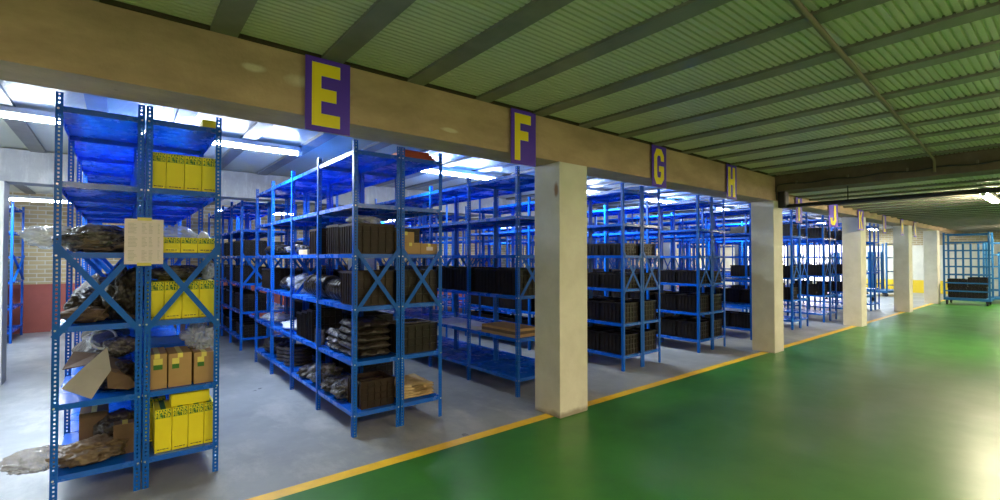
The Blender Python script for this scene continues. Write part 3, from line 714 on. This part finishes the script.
def sign(ch, x, z0, w, h, label, rz=0):
    e = empty('letter_sign', (x, 3.098, z0), rz); tag(e, label, 'sign')
    mb = MB(); mb.box((0, -.004, 0), (w, 0, h)); mb.build('sign_plate', M['purple'], e)
    lw, lh, ox, oz = w*.68, h*.86, w*.14, h*.07
    mb = MB()
    for (a, c) in LT.get(ch, []): mb.box((ox+a[0]*lw, -.0065, oz+a[1]*lh), (ox+c[0]*lw, -.0042, oz+c[1]*lh))
    for q in PO.get(ch, []):
        vs = [(ox+u*lw, -.0065, oz+v_*lh) for u, v_ in q]+[(ox+u*lw, -.0042, oz+v_*lh) for u, v_ in q]
        mb.add(vs, [(0, 1, 2, 3), (7, 6, 5, 4), (0, 4, 5, 1), (1, 5, 6, 2), (2, 6, 7, 3), (3, 7, 4, 0)])
    mb.build('letter', M['yellow_sign'], e)
for ch, x in (('E', .905), ('F', 2.61), ('G', 4.705), ('H', 6.48)):
    sign(ch, x, 2.318, .29, .475, 'purple sign with yellow letter %s fixed on the concrete beam' % ch)
for ch, x, rz in (('I', 8.92, 0), ('J', 10.55, -.25), ('K', 12.38, -.1), ('L', 14.35, 0), ('M', 16.1, 0), ('N', 17.6, 0)):
    sign(ch, x, 2.10, .28, .44, 'small distant purple sign with yellow letter %s hung on the far beam' % ch, rz)

# ------------------------------------------------------------------ lamps
fx = 0
def fitting(x, y, z, L, color, tube, power, label, along='x', tw=.2):
    power = power*(.72 if (x < 0 and y > 3) else 1)
    e = empty('fluorescent_light', (x, y, z), 0 if along == 'x' else math.pi/2); tag(e, label, 'ceiling light')
    mb = MB(); mb.box((-L/2, -.05, .0), (L/2, .05, .05)); mb.build('housing', M['white'], e, bevel=.006)
    if z < 2.6 and y > 3:
        for s_ in (-.5, .5): mb = MB(); mb.tube([(s_, 0, .05), (s_, 0, 2.83-z)], .006, 6); mb.build('hanger', M['white'], e)
    for s_ in (-1, 1):
        mb = MB(); mb.box((s_*L/2-.02, -.03, -.045), (s_*L/2+.02, .03, 0)); mb.build('lamp_holder', M['white'], e)
    for yy in ((-.025, .025) if tube[:5] == 'tubew' else (0,)):
        mb = MB(); mb.tube([(-L/2+.02, yy, -.028), (L/2-.02, yy, -.028)], .016, 10); mb.build('tube', M[tube], e, smooth=True)
    area('lamp', (0, 0, -.06), L, .1, power, color, e)
    return e
n = 0
for y, xs, z in ((5.75, [-2.8, -1.15, .87, 3.9, 6.4, 9.2, 12.2, 15.2, 18.4, 21.8, 25], 2.735),):
    for x in xs:
        n += 1; fitting(x, y, z, 1.5, STORE, 'tube', P_STORE, 'white fluorescent fitting over the near racks, %s from the left' % ORD[n-1])
n = 0
for x in (-1.4, 2.3, 5.6, 9, 13, 17, 21, 25):
    n += 1; fitting(x, 11.2, 2.50, 1.5, STORE, 'tube', P_STORE, 'white fluorescent fitting over the racks by the back wall, %s from the left' % ORD[n-1])
n = 0
for x, y, z in ((-1.0, -.9, 2.735), (3.2, -1.4, 2.735), (6.6, -1.4, 2.735), (10.9, .98, 2.475), (17.5, -.6, 2.475), (21.5, 1.15, 2.475), (14.6, -1.6, 2.475)):
    n += 1; fitting(x, y, z, 1.5, HALL, 'tubew' if x < 10 else 'tubewf', P_HALL*(.45 if x > 10 and y > .5 and x < 12 else 1), 'warm white fluorescent fitting over the green floor, %s from the left' % ORD[n-1])

# ------------------------------------------------------------------ conduits and pipes
mb = MB(); mb.tube([(-3, .58, 2.765), (2.44, .88, 2.765), (8.08, 1.22, 2.765), (8.11, 1.22, 2.74), (8.12, 1.22, 2.60)], .016, 10)
tag(mb.build('conduit', M['conduit'], smooth=True), 'brown conduit running along under the green ceiling to the cross beam', 'pipe')
mb = MB(); mb.tube([(8.32, -3.5, 2.33), (8.32, 3.02, 2.33)], .03, 12); e = mb.build('black_pipe', M['black'], smooth=True)
tag(e, 'straight black pipe hanging below the cross beam', 'pipe')
for y in (-2.5, -.2, 2.2):
    mb = MB(); mb.tube([(8.32, y, 2.33), (8.32, y, 2.56)], .008, 8); mb.build('hanger', M['black'], e)
e = empty('junction_box', (8.20, 3.02, 2.36)); tag(e, 'black junction box on top of the second pillar', 'electrical box')
mb = MB(); mb.box((0, -.02, -.06), (.16, .08, .20)); mb.build('housing', M['black'], e, bevel=.006); mb = MB(); mb.box((.02, -.026, -.04), (.14, -.0205, .18)); mb.build('lid', M['black'], e, bevel=.002)
pts = [(8.125, 3.08-(i*.1), 2.655+.012*math.sin(i*1.05)) for i in range(66)]
mb = MB(); mb.tube([(8.125, 3.09, 2.42), (8.125, 3.10, 2.58)]+pts, .009, 6); e = mb.build('black_cable', M['black'], smooth=True); tag(e, 'thin black cable clipped along the face of the cross beam', 'cable')
for i in range(9):
    mb = MB(); mb.box((8.118, 2.8-i*.66, 2.65), (8.15, 2.82-i*.66, 2.695)); mb.build('clip', M['conduit'], e)

# ------------------------------------------------------------------ far end: cage trolleys and rails
def cage_trolley(loc, rz, W_, D_, H_, label, bars=8):
    e = empty('cage_trolley', loc, rz); tag(e, label, 'trolley')
    mb = MB(); mb.box((0, 0, .14), (W_, D_, .22)); mb.build('base_deck', M['frame'], e, bevel=.006)
    for x in (.08, W_-.08):
        for y in (.06, D_-.06):
            w_ = MB(); w_.tube([(x-.02, y, .065), (x+.02, y, .065)], .064, 14); w_.build('wheel', M['black'], e)
            w_ = MB(); w_.box((x-.03, y-.02, .06), (x+.03, y+.02, .14)); w_.build('caster_fork', M['black'], e)
    for x in (0, W_-.05):
        for y in (0, D_-.05): mb = MB(); mb.box((x, y, .22), (x+.05, y+.05, H_)); mb.build('post', M['frame'], e)
    for i in range(bars):
        z = .42+(H_-.5)*i/(bars-1)
        for y in (.01, D_-.03): mb = MB(); mb.box((.05, y, z), (W_-.05, y+.02, z+.04)); mb.build('cross_bar', M['frame'], e)
    for i in range(1, 6):
        x = W_*i/6; mb = MB(); mb.box((x, D_-.09, .22), (x+.05, D_-.035, H_-.35)); mb.build('upright_bar', M['frame'], e)
    return e
# faces the camera across the end of the aisle
ca = -.68
ca = -math.pi/2
t1 = cage_trolley((20.95, 2.98, 0), ca, 1.08, .85, 2.32, 'tall blue cage trolley on the green floor beside the last pillar')
for k, (dx, w_, h, z) in enumerate([(.10, .42, .30, .22), (.54, .42, .36, .22), (.56, .42, .3, .585), (.08, .42, .3, .525)]):
    crate(20.95+.2, 2.98-dx, z, w_, .36, h, ['black crate standing on the tall blue cage trolley, left one', 'black crate standing on the tall blue cage trolley, right one', 'black crate stacked on the right crate of the cage trolley', 'black crate stacked on the left crate of the cage trolley'][k], rz=ca)
cage_trolley((22.3, 2.2, 0), ca, .9, .7, 2.05, 'blue cage trolley standing right behind the tall one at the far end', bars=5)
cage_trolley((24.0, 1.9, 0), ca, .9, .7, 1.95, 'blue cage trolley nearest the yellow panel at the far end', bars=3)
mb = MB(); mb.box((0, 0, 0), (.1, 1.3, 2.0)); mb.box((-.04, .1, .2), (0, 1.2, 1.8)); o = mb.build('yellow_panel', M['safety'], None, (26.4, .4, 0)); tag(o, 'yellow metal panel against the far wall behind the trolleys', 'panel')
# tall frames in the storage beyond the third pillar
cage_trolley((18.9, 5.0, 0), -.2, 1.7, .8, 2.05, 'blue cage trolley in the storage bay left of the fourth pillar', bars=4)
cage_trolley((23.2, 4.9, 0), -.2, 1.5, .8, 2.1, 'blue cage trolley in the storage bay right of the fourth pillar', bars=4)
